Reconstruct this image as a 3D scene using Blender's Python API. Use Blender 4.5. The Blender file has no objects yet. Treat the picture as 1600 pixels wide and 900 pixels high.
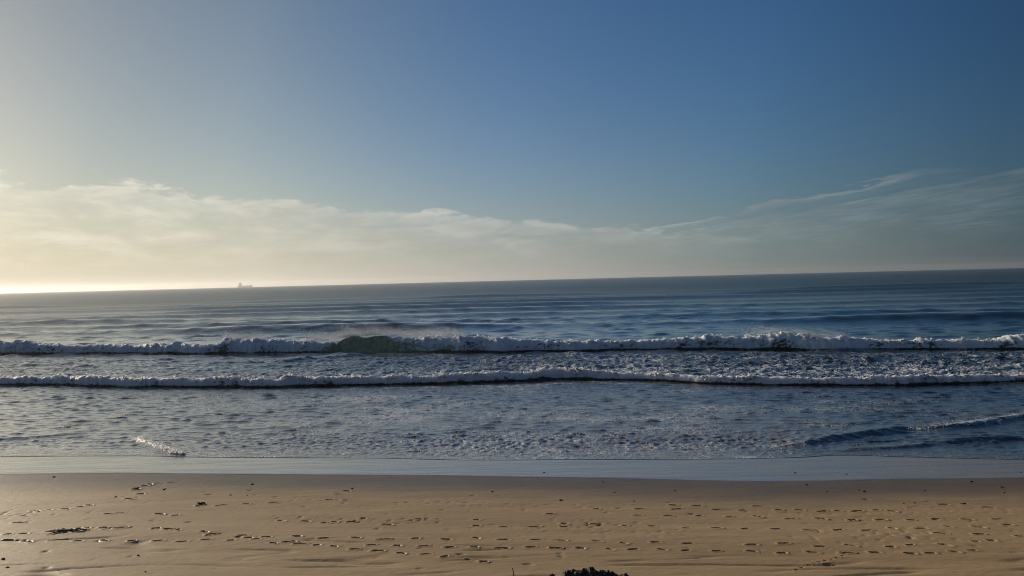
import bpy, math, random
import numpy as np
from mathutils import Vector, Matrix

random.seed(7)
rng = np.random.default_rng(11)
SC = bpy.context.scene
COL = SC.collection
D2R = math.radians

# ------------------------------------------------------------------ camera
F = 1232.0                        # focal length in pixels of a 1600 px wide picture
CAM_Z = 8.0                       # metres above the sea
PITCH = D2R(0.64)                 # looking slightly down
ROLL = D2R(1.43)                  # right side of the camera held low
fw = Vector((0, math.cos(PITCH), -math.sin(PITCH)))
up0 = Vector((0, math.sin(PITCH), math.cos(PITCH)))
rt = Vector((1, 0, 0)) * math.cos(ROLL) - up0 * math.sin(ROLL)
up = Vector((1, 0, 0)) * math.sin(ROLL) + up0 * math.cos(ROLL)
cam_d = bpy.data.cameras.new('camera')
cam = bpy.data.objects.new('camera', cam_d)
COL.objects.link(cam)
cam_d.sensor_width = 36
cam_d.lens = 36 * F / 1600
cam_d.clip_start = 0.1
cam_d.clip_end = 100000
mat = Matrix((rt, up, -fw)).transposed().to_4x4()
mat.translation = (0, 0, CAM_Z)
cam.matrix_world = mat
SC.camera = cam

# ------------------------------------------------------------------ node helper
class NT:
    """Small helper that wires math nodes."""
    def __init__(self, tree):
        self.t = tree
    def n(self, kind, **kw):
        nd = self.t.nodes.new(kind)
        for k, v in kw.items():
            setattr(nd, k, v)
        return nd
    def put(self, sock, v):
        if isinstance(v, bpy.types.NodeSocket):
            self.t.links.new(v, sock)
        elif v is not None:
            if isinstance(v, (tuple, list)) and len(v) == 3 and sock.type == 'RGBA':
                v = (*v, 1)
            sock.default_value = v
    def m(self, op, a, b=None, c=None, clamp=False):
        nd = self.n('ShaderNodeMath', operation=op, use_clamp=clamp)
        self.put(nd.inputs[0], a); self.put(nd.inputs[1], b); self.put(nd.inputs[2], c)
        return nd.outputs[0]
    def vm(self, op, a, b=None, scale=None):
        nd = self.n('ShaderNodeVectorMath', operation=op)
        self.put(nd.inputs[0], a); self.put(nd.inputs[1], b)
        if scale is not None:
            self.put(nd.inputs['Scale'], scale)
        return nd.outputs['Value'] if op in ('DOT_PRODUCT', 'LENGTH', 'DISTANCE') else nd.outputs[0]
    def step(self, x, lo, hi, a=0.0, b=1.0):
        nd = self.n('ShaderNodeMapRange', interpolation_type='SMOOTHSTEP')
        self.put(nd.inputs[0], x); self.put(nd.inputs[1], lo); self.put(nd.inputs[2], hi)
        self.put(nd.inputs[3], a); self.put(nd.inputs[4], b)
        return nd.outputs[0]
    def mix(self, f, a, b, blend='MIX'):
        nd = self.n('ShaderNodeMix', data_type='RGBA', blend_type=blend)
        self.put(nd.inputs[0], f); self.put(nd.inputs[6], a); self.put(nd.inputs[7], b)
        return nd.outputs[2]
    def noise(self, vec, scale, detail=4, rough=0.55, dist=0.0):
        nd = self.n('ShaderNodeTexNoise')
        self.put(nd.inputs['Vector'], vec)
        nd.inputs['Scale'].default_value = scale
        nd.inputs['Detail'].default_value = detail
        nd.inputs['Roughness'].default_value = rough
        nd.inputs['Distortion'].default_value = dist
        return nd.outputs[0]
    def scale(self, vec, xyz, rot=0.0):
        nd = self.n('ShaderNodeMapping')
        self.put(nd.inputs[0], vec)
        nd.inputs['Scale'].default_value = xyz
        nd.inputs['Rotation'].default_value = (0, 0, rot)
        return nd.outputs[0]
    def ramp(self, fac, stops):
        nd = self.n('ShaderNodeValToRGB')
        self.put(nd.inputs[0], fac)
        cr = nd.color_ramp
        while len(cr.elements) > 1:
            cr.elements.remove(cr.elements[-1])
        for i, (p, c) in enumerate(stops):
            e = cr.elements[0] if i == 0 else cr.elements.new(p)
            e.position = p
            e.color = (*c, 1)
        return nd.outputs[0]
    def attr(self, name):
        nd = self.n('ShaderNodeAttribute')
        nd.attribute_name = name
        return nd.outputs['Fac']

# ------------------------------------------------------------------ sky and sun
SUN_AZ, SUN_EL = D2R(-48), D2R(16)
sun_dir = Vector((math.sin(SUN_AZ) * math.cos(SUN_EL), math.cos(SUN_AZ) * math.cos(SUN_EL), math.sin(SUN_EL)))
world = bpy.data.worlds.new('World')
SC.world = world
world.use_nodes = True
W = NT(world.node_tree)
bg = world.node_tree.nodes['Background']
sky = W.n('ShaderNodeTexSky', sky_type='NISHITA', sun_disc=False)
sky.sun_elevation = SUN_EL
sky.sun_rotation = SUN_AZ
sky.dust_density = 1.0
BG_STRENGTH = 0.05
tc = W.n('ShaderNodeTexCoord').outputs['Generated']
sx = W.n('ShaderNodeSeparateXYZ')
W.put(sx.inputs[0], tc)
dx, dy, dz = sx.outputs
zc = W.m('MAXIMUM', dz, 0.004)
gam = W.m('DIVIDE', W.m('ARCCOSINE', W.vm('DOT_PRODUCT', tc, tuple(sun_dir))), D2R(180))
SKY_STOPS = [(15, (.50, .59, .70)), (29, (.70, .86, 1.02)), (46, (.50, .83, 1.26)), (63, (.38, .79, 1.27)),
             (78, (.23, .51, .86)), (120, (.24, .47, .78))]
VEIL_STOPS = [(3, (2.2, 1.9, 1.4)), (11, (1.05, .94, .72)), (21, (.45, .43, .36)), (33, (.64, .59, .48)), (50, (.445, .43, .39)),  # stops nearest the sun, out of view, raised to brighten the water's reflections
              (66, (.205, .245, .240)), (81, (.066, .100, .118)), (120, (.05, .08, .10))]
skyc = W.mix(1.0, sky.outputs[0], W.ramp(gam, [(g / 180, c) for g, c in SKY_STOPS]), 'MULTIPLY')
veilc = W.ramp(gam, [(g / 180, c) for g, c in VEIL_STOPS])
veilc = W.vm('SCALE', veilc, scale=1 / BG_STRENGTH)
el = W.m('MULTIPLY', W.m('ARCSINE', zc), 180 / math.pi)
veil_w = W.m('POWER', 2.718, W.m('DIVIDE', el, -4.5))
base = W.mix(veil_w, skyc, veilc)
# two banks of thin high cloud on a level sheet, seen as far streaks towards the horizon
cx_, cy_ = W.m('DIVIDE', dx, zc), W.m('DIVIDE', dy, zc)
cp = W.n('ShaderNodeCombineXYZ')
W.put(cp.inputs[0], cx_); W.put(cp.inputs[1], cy_)
p = cp.outputs[0]
az = W.m('ARCTAN2', dx, dy)
cs = W.n('ShaderNodeCombineXYZ')
W.put(cs.inputs[0], W.m('MULTIPLY', az, 5.2)); W.put(cs.inputs[1], W.m('MULTIPLY', W.m('ARCSINE', zc), 17.0))
tuft = W.noise(W.scale(cs.outputs[0], (1, 1, 1), D2R(8)), 2.5, 10, 0.60, 0.25)       # tufted upper edges of the distant bank
n_big = W.noise(W.scale(p, (0.55, 0.30, 1), D2R(-8)), 1.0, 7, 0.62, 0.4)
n_str = W.noise(W.scale(p, (2.4, 0.55, 1), D2R(-7)), 1.0, 9, 0.66, 0.5)
d1 = W.m('ADD', W.m('MULTIPLY', W.m('ADD', cx_, 3.9), -0.815), W.m('MULTIPLY', W.m('ADD', cy_, -7.7), 0.58))
d2 = W.m('ADD', W.m('MULTIPLY', W.m('ADD', cx_, -3.2), 0.99), W.m('MULTIPLY', W.m('ADD', cy_, -15.6), 0.14))
e1 = W.m('ADD', d1, W.m('MULTIPLY', W.m('SUBTRACT', tuft, 0.5), 5.2))
e2 = W.m('ADD', d2, W.m('ADD', W.m('MULTIPLY', W.m('SUBTRACT', n_str, 0.5), 1.6), W.m('MULTIPLY', W.m('SUBTRACT', tuft, 0.5), 1.2)))
a1 = W.m('MULTIPLY', W.step(e1, -0.15, 0.40), W.step(tuft, 0.36, 0.60, 0.28, 1.05))
streak = W.m('MULTIPLY', W.step(e2, -0.08, 0.10), W.step(e2, 0.22, 0.50, 1.0, 0.20))
streak = W.m('MULTIPLY', streak, W.step(cy_, 7.6, 8.8))
bank = W.m('MULTIPLY', W.step(e2, 0.85, 1.20), W.step(n_str, 0.34, 0.62, 0.30, 0.9))
a2 = W.m('MAXIMUM', W.m('MULTIPLY', streak, W.step(n_str, 0.36, 0.55, 0.45, 1.15)), bank)
alpha = W.m('MULTIPLY', W.m('MAXIMUM', a1, a2), 0.54)
alpha = W.m('MULTIPLY', alpha, W.step(el, 0.2, 3.5))
cloudc = W.ramp(gam, [(10 / 180, (1.0, .92, .76)), (22 / 180, (.80, .74, .62)), (35 / 180, (.62, .585, .51)),
                      (50 / 180, (.47, .465, .43)), (66 / 180, (.26, .30, .31)), (81 / 180, (.125, .175, .205)),
                      (120 / 180, (.08, .11, .13))])
cshade = W.noise(W.scale(cs.outputs[0], (0.8, 1.1, 1), D2R(8)), 2.3, 8, 0.62, 0.3)
rim = W.m('ADD', 1.0, W.m('MULTIPLY', W.m('MULTIPLY', W.step(e1, -0.1, 0.3), W.step(e1, 0.4, 1.8, 1.0, 0.0)), 0.14))
cloudc = W.vm('SCALE', cloudc, scale=rim)
cloudc = W.vm('SCALE', cloudc, scale=W.m('MULTIPLY', W.step(cshade, 0.36, 0.64, 0.80, 1.14), 1 / BG_STRENGTH))
final = W.mix(alpha, base, cloudc)
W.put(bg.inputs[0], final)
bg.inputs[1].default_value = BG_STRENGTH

sun_d = bpy.data.lights.new('sun', 'SUN')
sun_d.energy = 4.2
sun_d.angle = D2R(0.5)
sun_d.color = (1.0, 0.86, 0.68)
sun = bpy.data.objects.new('sun', sun_d)
COL.objects.link(sun)
sun.rotation_euler = (-sun_dir).to_track_quat('-Z', 'Y').to_euler()

SC.view_settings.view_transform = 'Standard'
SC.view_settings.look = 'None'
SC.view_settings.exposure = 0.0
SC.view_settings.gamma = 1.0
SC.view_settings.use_curve_mapping = False
SC.cycles.use_denoising = True
SC.cycles.filter_width = 1.0
SC.cycles.sample_clamp_direct = 3.0
SC.cycles.sample_clamp_indirect = 2.0

# ------------------------------------------------------------------ object helpers
def tag(o, label=None, cat=None, group=None, kind=None):
    if label: o['label'] = label
    if cat: o['category'] = cat
    if group: o['group'] = group
    if kind: o['kind'] = kind
    return o

def empty(name, loc):
    o = bpy.data.objects.new(name, None)
    COL.objects.link(o)
    o.location = loc
    o.empty_display_size = 0.2
    return o

def link(name, me, material, parent=None, smooth=True):
    if material: me.materials.append(material)
    if smooth and len(me.polygons):
        me.polygons.foreach_set('use_smooth', np.ones(len(me.polygons), bool))
    o = bpy.data.objects.new(name, me)
    COL.objects.link(o)
    if parent:
        o.parent = parent
        o.location = -Vector(parent.location)      # vertices are given in world metres
    return o

def mesh_from(name, co, quads=None, tris=None, attrs=None):
    me = bpy.data.meshes.new(name)
    co = np.asarray(co, np.float32).reshape(-1, 3)
    me.vertices.add(len(co))
    me.vertices.foreach_set('co', co.ravel())
    idx, tot = [], []
    if quads is not None and len(quads):
        idx.append(np.asarray(quads, np.int32).ravel()); tot.append(np.full(len(quads), 4, np.int32))
    if tris is not None and len(tris):
        idx.append(np.asarray(tris, np.int32).ravel()); tot.append(np.full(len(tris), 3, np.int32))
    idx = np.concatenate(idx); tot = np.concatenate(tot)
    start = np.concatenate([[0], np.cumsum(tot)[:-1]]).astype(np.int32)
    me.loops.add(len(idx))
    me.loops.foreach_set('vertex_index', idx)
    me.polygons.add(len(tot))
    me.polygons.foreach_set('loop_start', start)
    me.update(calc_edges=True)
    for k, v in (attrs or {}).items():
        a = me.attributes.new(k, 'FLOAT', 'POINT')
        a.data.foreach_set('value', np.asarray(v, np.float32).ravel())
    me.validate()
    return me

def grid_quads(nr, nc):
    i = np.arange(nr - 1)[:, None] * nc + np.arange(nc - 1)[None, :]
    return np.stack([i, i + 1, i + nc + 1, i + nc], -1).reshape(-1, 4)

# ------------------------------------------------------------------ noise in numpy
def _hash(ix, iy, s):
    h = (ix.astype(np.int64) * 374761393 + iy.astype(np.int64) * 668265263 + s * 974634777) & 0xffffffff
    h = ((h ^ (h >> 13)) * 1274126177) & 0xffffffff
    return (h ^ (h >> 16)) & 0xffff
def gnoise(x, y, s=0):
    ix, iy = np.floor(x), np.floor(y)
    fx, fy = x - ix, y - iy
    def g(dx_, dy_):
        a = _hash(ix + dx_, iy + dy_, s) * (2 * np.pi / 65536)
        return np.cos(a) * (fx - dx_) + np.sin(a) * (fy - dy_)
    u = fx * fx * fx * (fx * (fx * 6 - 15) + 10)
    v = fy * fy * fy * (fy * (fy * 6 - 15) + 10)
    a = g(0, 0) * (1 - u) + g(1, 0) * u
    b = g(0, 1) * (1 - u) + g(1, 1) * u
    return (a * (1 - v) + b * v) * 1.5
def fbm(x, y, s=0, o=4, r=0.5):
    t, a, n = 0, 1.0, 0
    for k in range(o):
        t = t + a * gnoise(x * 2 ** k + 17.3 * k, y * 2 ** k - 9.1 * k, s + k)
        n += a
        a *= r
    return t / n
def billow(x, y, s=0, o=3, r=0.5):
    t, a, n = 0, 1.0, 0
    for k in range(o):
        t = t + a * np.abs(gnoise(x * 2 ** k + 17.3 * k, y * 2 ** k - 9.1 * k, s + k))
        n += a
        a *= r
    return t / n
def sstep(x, a, b):
    t = np.clip((x - a) / (b - a), 0, 1)
    return t * t * (3 - 2 * t)

# ------------------------------------------------------------------ ground points measured in the photograph
def ray(px, py):
    d = fw + rt * ((px - 800) / F) + up * ((450 - py) / F)
    return d
def gp(px, py, z=0.0):
    d = ray(px, py)
    t = (z - CAM_Z) / d.z
    return np.array((d.x * t, d.y * t))
Y0 = 25.0                                     # the meshes fan out from a point this far behind the viewer
def curve_of(pts, z, smooth=3):
    g = np.array([gp(x, y, z) for x, y in pts])
    a = g[:, 0] / (g[:, 1] + Y0)
    y = g[:, 1]
    fa = np.linspace(-2.1, 2.1, 1401)
    sl = np.polyfit(a, y, 1)[0]
    a = np.concatenate([[-2.1], a, [2.1]])
    # beyond the picture each shore line carries on straight
    def ext(a0, y0, a1):
        return np.clip(y0 + sl * (a1 - a0) * 0.5, y0 * 0.55, y0 * 1.8)
    y = np.concatenate([[ext(a[1], y[0], -2.1)], y, [ext(a[-2], y[-1], 2.1)]])
    v = np.interp(fa, a, y)
    k = np.exp(-np.linspace(-2.5, 2.5, 2 * smooth + 1) ** 2); k /= k.sum()
    v = np.convolve(np.pad(v, smooth, mode='edge'), k, 'valid')
    return lambda q: np.interp(q, fa, v)
W_PTS = [(0, 742), (100, 741), (200, 740), (300, 741), (400, 742), (550, 743), (700, 744), (800, 746), (950, 748),
         (1100, 752), (1200, 754), (1280, 753.5), (1400, 750), (1500, 749), (1600, 748)]
E_PTS = [(0, 714), (100, 713), (230, 713), (290, 715), (360, 716), (460, 716.5), (600, 717.5), (720, 721), (800, 720.5),
         (900, 719.5), (1000, 719), (1100, 718), (1200, 716), (1260, 714), (1300, 710.5), (1340, 711), (1400, 714),
         (1500, 717.5), (1600, 721)]
I_PTS = [(0, 600), (100, 601), (200, 604), (300, 603.5), (400, 604), (500, 602), (650, 599), (800, 595), (880, 591),
         (1000, 592.5), (1050, 595), (1100, 598), (1200, 600.5), (1300, 601), (1420, 601), (1500, 598), (1600, 595)]
I_TOP = [(0, 590), (100, 589), (200, 592), (300, 592), (400, 593), (500, 590), (650, 588), (800, 583), (870, 577),
         (900, 578), (1000, 584), (1100, 588), (1200, 590), (1300, 591), (1430, 588), (1500, 589), (1600, 585)]
O_PTS = [(0, 552), (200, 551), (330, 551.5), (440, 550), (530, 549), (620, 549), (700, 549), (780, 549), (900, 547),
         (1000, 545), (1180, 544), (1280, 546), (1380, 545), (1480, 544), (1600, 544)]
O_TOP = [(0, 536), (50, 535), (100, 541), (200, 539), (330, 539), (345, 531), (400, 533), (500, 536), (530, 533), (547, 527),
         (570, 529), (592, 526), (615, 528), (640, 531), (680, 528), (800, 531), (900, 535), (1000, 532), (1080, 529), (1170, 528), (1220, 523),
         (1300, 527), (1360, 530), (1400, 533), (1500, 532), (1560, 532), (1600, 526)]
cW = curve_of(W_PTS, 0.30, 4)
cE = curve_of(E_PTS, 0.10, 3)
cI = curve_of(I_PTS, 0.0, 3)
cO = curve_of(O_PTS, 0.0, 3)
def height_of(base, top, cb):
    bx = np.array([q[0] for q in top], float)
    by = np.interp(bx, [q[0] for q in base], [q[1] for q in base])
    rows = []
    for x, yb, (xx, yt) in zip(bx, by, top):
        g = gp(x, yb, 0.0)
        rows.append((g[0] / (g[1] + Y0), (yb - yt) / F * g[1]))
    r = np.array(rows)
    return lambda q: np.interp(q, r[:, 0], r[:, 1])
hI = height_of(I_PTS, I_TOP, cI)
hO = height_of(O_PTS, O_TOP, cO)

def sandz0(X, Y):
    """Beach profile without the small relief."""
    a = X / (Y + Y0)
    e = cW(a) - Y
    z = np.where(e > 0, 0.30 + 0.055 * e, 0.30 + 0.047 * e)
    z = np.maximum(z, -1.6)
    dune = np.clip((15.5 - Y) / 12.5, 0, 1)
    z = z + dune * dune * (3 - 2 * dune) * 4.2
    back = np.clip((3 - Y) / 6, 0, 1)
    return np.minimum(z, 6.4 + 0 * back)
def on_sand(px, py):
    z = 0.7
    for _ in range(12):
        g = gp(px, py, z)
        z = float(sandz0(np.array([g[0]]), np.array([g[1]]))[0])
    return g[0], g[1], z

# ------------------------------------------------------------------ materials
def new_mat(name):
    m = bpy.data.materials.new(name)
    m.use_nodes = True
    t = NT(m.node_tree)
    return m, t, m.node_tree.nodes['Principled BSDF']
def bump(t, h, strength, dist, prev=None):
    nd = t.n('ShaderNodeBump')
    t.put(nd.inputs['Height'], h)
    t.put(nd.inputs['Strength'], strength)
    t.put(nd.inputs['Distance'], dist)
    if prev is not None: t.put(nd.inputs['Normal'], prev)
    return nd.outputs[0]

def sand_material():
    m, t, b = new_mat('sand')
    pos = t.n('ShaderNodeNewGeometry').outputs['Position']
    damp = t.attr('damp')
    n1 = t.noise(t.scale(pos, (0.10, 0.45, 1), 0.12), 1.0, 5, 0.6)
    n2 = t.noise(t.scale(pos, (0.5, 2.2, 1), 0.1), 1.0, 5, 0.6)
    n3 = t.noise(pos, 26.0, 3, 0.6)
    dry = t.mix(t.step(n1, 0.35, 0.65), (.392, .266, .122), (.445, .306, .147))
    dry = t.mix(t.m('MULTIPLY', t.step(n2, 0.45, 0.7), 0.5), dry, (.345, .233, .108))
    wet = t.mix(t.step(n2, 0.3, 0.7), (.132, .090, .050), (.157, .110, .061))
    c = t.mix(damp, dry, wet)
    c = t.mix(t.step(n3, 0.60, 0.78, 0.0, 0.30), c, (.16, .115, .07))
    t.put(b.inputs['Base Color'], c)
    t.put(b.inputs['Roughness'], t.m('SUBTRACT', 0.55, t.m('MULTIPLY', damp, 0.13)))
    b.inputs['IOR'].default_value = 1.45
    h = t.noise(t.scale(pos, (3.0, 7.0, 1), 0.1), 1.0, 6, 0.62)
    nb = bump(t, h, 0.55, 0.035)
    nb = bump(t, t.noise(pos, 38.0, 4, 0.7), 0.5, 0.006, nb)
    t.put(b.inputs['Normal'], nb)
    return m

def wet_sand_material():
    m, t, b = new_mat('wet_sand')
    pos = t.n('ShaderNodeNewGeometry').outputs['Position']
    n1 = t.noise(t.scale(pos, (0.25, 1.6, 1), 0.12), 1.0, 5, 0.6, 0.5)
    c = t.mix(t.step(n1, 0.35, 0.65), (.20, .148, .090), (.27, .205, .128))
    t.put(b.inputs['Base Color'], c)
    t.put(b.inputs['Roughness'], t.step(n1, 0.35, 0.7, 0.16, 0.32))
    b.inputs['IOR'].default_value = 1.5
    b.inputs['Coat Weight'].default_value = 0.8
    b.inputs['Coat Roughness'].default_value = 0.17
    b.inputs['Coat IOR'].default_value = 1.45
    h = t.noise(t.scale(pos, (0.30, 2.6, 1), 0.14), 1.0, 4, 0.5, 0.6)
    nb = bump(t, h, 0.35, 0.03)
    t.put(b.inputs['Normal'], nb)
    t.put(b.inputs['Coat Normal'], nb)
    return m

def water_nodes(t, b, bumpy=1.0):
    """Sea water: murky near the sand, dark blue-green farther out, with a lace of foam where the mesh says so."""
    pos = t.n('ShaderNodeNewGeometry').outputs['Position']
    foam, murk, far = t.attr('foam'), t.attr('murk'), t.attr('far')
    flat = t.scale(pos, (1, 1, 0))
    wn = t.n('ShaderNodeTexNoise')
    wn.inputs['Scale'].default_value = 0.9; wn.inputs['Detail'].default_value = 3
    t.put(wn.inputs['Vector'], flat)
    warp = t.vm('ADD', flat, t.vm('SCALE', t.vm('SUBTRACT', wn.outputs['Color'], (.5, .5, .5)), scale=1.5))
    vor = t.n('ShaderNodeTexVoronoi', feature='DISTANCE_TO_EDGE')
    t.put(vor.inputs['Vector'], t.scale(warp, (1.2, 1.5, 1)))
    vor.inputs['Scale'].default_value = 1.0
    vor2 = t.n('ShaderNodeTexVoronoi', feature='DISTANCE_TO_EDGE')
    t.put(vor2.inputs['Vector'], t.scale(warp, (3.0, 3.8, 1)))
    vor2.inputs['Scale'].default_value = 1.0
    patch = t.noise(t.scale(flat, (0.22, 0.42, 1), 0.1), 1.0, 5, 0.65)
    fine = t.noise(flat, 9.0, 3, 0.6)
    cell = t.m('MINIMUM', vor.outputs['Distance'], t.m('MULTIPLY', vor2.outputs['Distance'], 1.5))
    lvl = t.m('MULTIPLY', foam, t.step(patch, 0.30, 0.68, 0.25, 1.35))
    lvl = t.m('MULTIPLY', lvl, t.step(fine, 0.25, 0.65, 0.55, 1.15))
    thr = t.m('MULTIPLY', lvl, 0.22)
    lace = t.step(t.m('SUBTRACT', cell, thr), -0.03, 0.015, 1.0, 0.0)
    lace = t.m('MULTIPLY', lace, t.step(foam, 0.02, 0.15))
    full = t.step(t.m('ADD', foam, t.m('MULTIPLY', t.m('SUBTRACT', fine, 0.5), 0.5)), 0.86, 1.0)
    mask = t.m('MULTIPLY', t.m('MAXIMUM', lace, full), t.step(lvl, 0.0, 0.5, 0.30, 1.0), clamp=True)
    deep = t.mix(murk, (.014, .032, .027), (.36, .285, .20))
    t.put(b.inputs['Base Color'], t.mix(mask, deep, (.78, .79, .78)))
    r = t.m('ADD', 0.07, t.m('MULTIPLY', far, 0.22))
    t.put(b.inputs['Roughness'], t.m('ADD', r, t.m('MULTIPLY', mask, 0.5)))
    b.inputs['IOR'].default_value = 1.30
    t.put(b.inputs['Coat Weight'], t.m('SUBTRACT', 1.0, far, clamp=True))
    b.inputs['Coat IOR'].default_value = 1.6
    b.inputs['Coat Roughness'].default_value = 0.09
    h1 = t.noise(t.scale(flat, (0.8, 2.1, 1), 0.13), 2.3, 4, 0.6, 0.5)
    h2 = t.noise(t.scale(flat, (0.45, 0.9, 1), 0.13), 1.0, 4, 0.6, 0.3)
    nb = bump(t, h1, 0.7 * bumpy, 0.05)
    nb = bump(t, h2, t.m('MULTIPLY', far, 0.9 * bumpy), 0.45, nb)
    nb = bump(t, t.m('ADD', mask, t.m('MULTIPLY', fine, t.m('MULTIPLY', mask, 0.8))), 0.8, 0.05, nb)
    t.put(b.inputs['Normal'], nb)
    t.put(b.inputs['Coat Normal'], nb)
    return mask

def sea_material():
    m, t, b = new_mat('sea_water')
    water_nodes(t, b)
    return m

def foam_material():
    m, t, b = new_mat('white_water')
    pos = t.n('ShaderNodeNewGeometry').outputs['Position']
    foam = t.attr('foam')
    n = t.noise(t.scale(pos, (1.4, 1.4, 2.2)), 1.7, 6, 0.68, 0.3)
    n2 = t.noise(pos, 11.0, 4, 0.7)
    k = t.m('ADD', foam, t.m('MULTIPLY', t.m('SUBTRACT', n, 0.5), 1.1))
    k = t.m('ADD', k, t.m('MULTIPLY', t.m('SUBTRACT', n2, 0.5), 0.35))
    k = t.step(k, 0.36, 0.58)
    t.put(b.inputs['Base Color'], t.mix(k, t.mix(t.attr('calm'), (.045, .058, .048), t.mix(t.step(t.noise(t.scale(pos, (2.2, 2.2, 0.7)), 1.2, 5, 0.65, 0.8), 0.3, 0.7), (.24, .26, .13), (.46, .47, .27))), (.84, .85, .84)))
    t.put(b.inputs['Roughness'], t.m('ADD', 0.10, t.m('MULTIPLY', k, 0.5)))
    b.inputs['IOR'].default_value = 1.333
    nb = bump(t, n2, 0.8, 0.08)
    nb = bump(t, n, 0.6, 0.25, nb)
    t.put(b.inputs['Normal'], nb)
    b.inputs['Subsurface Weight'].default_value = 0.85
    b.inputs['Subsurface Radius'].default_value = (1.0, 1.0, 1.0)
    b.inputs['Subsurface Scale'].default_value = 0.34
    return m

def plain(name, col, rough=0.7, noise_scale=None, amount=0.4, bdist=0.02):
    m, t, b = new_mat(name)
    if noise_scale:
        pos = t.n('ShaderNodeNewGeometry').outputs['Position']
        n = t.noise(pos, noise_scale, 6, 0.65)
        lo = tuple(c * (1 - amount) for c in col); hi = tuple(c * (1 + amount) for c in col)
        t.put(b.inputs['Base Color'], t.mix(t.step(n, 0.35, 0.65), lo, hi))
        t.put(b.inputs['Normal'], bump(t, n, 0.6, bdist))
    else:
        b.inputs['Base Color'].default_value = (*col, 1)
    b.inputs['Roughness'].default_value = rough
    return m
M_SAND, M_WET, M_SEA, M_FOAM = sand_material(), wet_sand_material(), sea_material(), foam_material()
M_DROP = plain('spray_drops', (.85, .86, .86), 0.5)

# ------------------------------------------------------------------ footprints: where they lie
PRINTS_L = [(177, 447), (245, 450), (327, 449), (412, 450), (495, 449), (568, 452), (645, 446), (722, 448), (778, 440),
            (833, 438), (930, 436), (1013, 442), (1113, 441), (1200, 446), (1300, 443), (1395, 445), (1490, 441), (1575, 446),
            (30, 446), (85, 452), (640, 423), (662, 430), (760, 433), (800, 445), (855, 458), (905, 454), (940, 460),
            (992, 464), (1045, 468), (1108, 477), (1182, 482), (1255, 490), (1332, 492), (1390, 500), (1465, 506), (1512, 515),
            (1162, 464), (1243, 466), (1325, 467), (1405, 470), (1485, 469), (1572, 472), (160, 422), (190, 424), (215, 418),
            (250, 414), (325, 410), (380, 410), (487, 412), (530, 415), (555, 418), (110, 356), (152, 353), (205, 350),
            (252, 344), (281, 339), (375, 361), (342, 365), (500, 365), (548, 369), (625, 339), (690, 338), (770, 333),
            (430, 287), (472, 274), (405, 320), (440, 303), (1030, 321), (1055, 305), (1085, 295), (1020, 393), (1047, 390),
            (1100, 390), (1210, 399), (880, 387), (955, 388), (60, 393), (25, 430), (75, 428), (340, 415), (1135, 380),
            (1310, 382), (1490, 384), (1575, 404), (1490, 402), (855, 330), (1080, 323), (205, 426), (235, 416), (268, 411), (455, 278), (490, 270), (425, 290), (535, 267), (118, 355), (130, 354)]
PRINTS_R = [(515, 351), (585, 371), (490, 372), (680, 374), (770, 374), (872, 380), (967, 381), (1065, 385), (1155, 384),
            (1247, 384), (1327, 380), (1425, 382), (1517, 381), (165, 395), (255, 397), (355, 402), (440, 403), (545, 408),
            (640, 410), (730, 412), (825, 413), (930, 418), (1020, 416), (1110, 418), (1190, 411), (1280, 412), (1365, 406),
            (1460, 407), (1550, 399), (75, 447), (160, 450), (265, 450), (350, 457), (450, 454), (550, 458), (750, 463),
            (850, 459), (965, 467), (1060, 464), (1185, 469), (1245, 463), (1355, 463), (1450, 452), (1500, 450), (1590, 437),
            (60, 469), (138, 472), (215, 472), (308, 475), (380, 475), (470, 477), (545, 479), (640, 482), (750, 482),
            (845, 488), (940, 485), (1047, 487), (1135, 486), (1245, 490), (1310, 489), (1385, 485), (1440, 480), (505, 338),
            (580, 340), (640, 352), (720, 354), (765, 342), (835, 354), (900, 353), (970, 358), (1020, 356), (1080, 357),
            (1140, 354), (1190, 358), (1350, 337), (1415, 335), (1490, 346), (265, 350), (400, 350), (1340, 428), (1460, 430),
            (70, 405), (165, 405), (120, 367), (395, 370)]
PAWS = [(930, 525), (945, 521), (960, 517), (980, 512), (1000, 508), (1018, 502), (1035, 497), (905, 533), (890, 540)]
DARK = {(412, 450), (640, 482), (138, 472), (1047, 487), (872, 380), (967, 381), (1065, 385), (1155, 384), (1247, 384),
        (380, 410), (325, 410), (625, 339), (530, 415), (662, 430), (905, 454), (190, 424), (250, 414), (1250, 466), (472, 274)}
prints = []
for k, (lst, ox) in enumerate(((PRINTS_L, 0), (PRINTS_R, 800))):
    for q in lst:
        px, py = ox + q[0] / 2, 620 + q[1] / 2
        x, y, z = on_sand(px, py)
        deep = random.uniform(1.3, 1.9) if q in DARK else random.choice((0.45, 0.6, 0.8, 1.0, 1.2))
        prints.append((x, y, z, random.uniform(0.20, 0.36), random.uniform(0.10, 0.155), random.gauss(-0.10, 0.30), deep))
for q in PAWS:
    x, y, z = on_sand(800 + q[0] / 2, 620 + q[1] / 2)
    prints.append((x, y, z, 0.11, 0.09, random.uniform(-.3, .3), 0.8))

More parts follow.
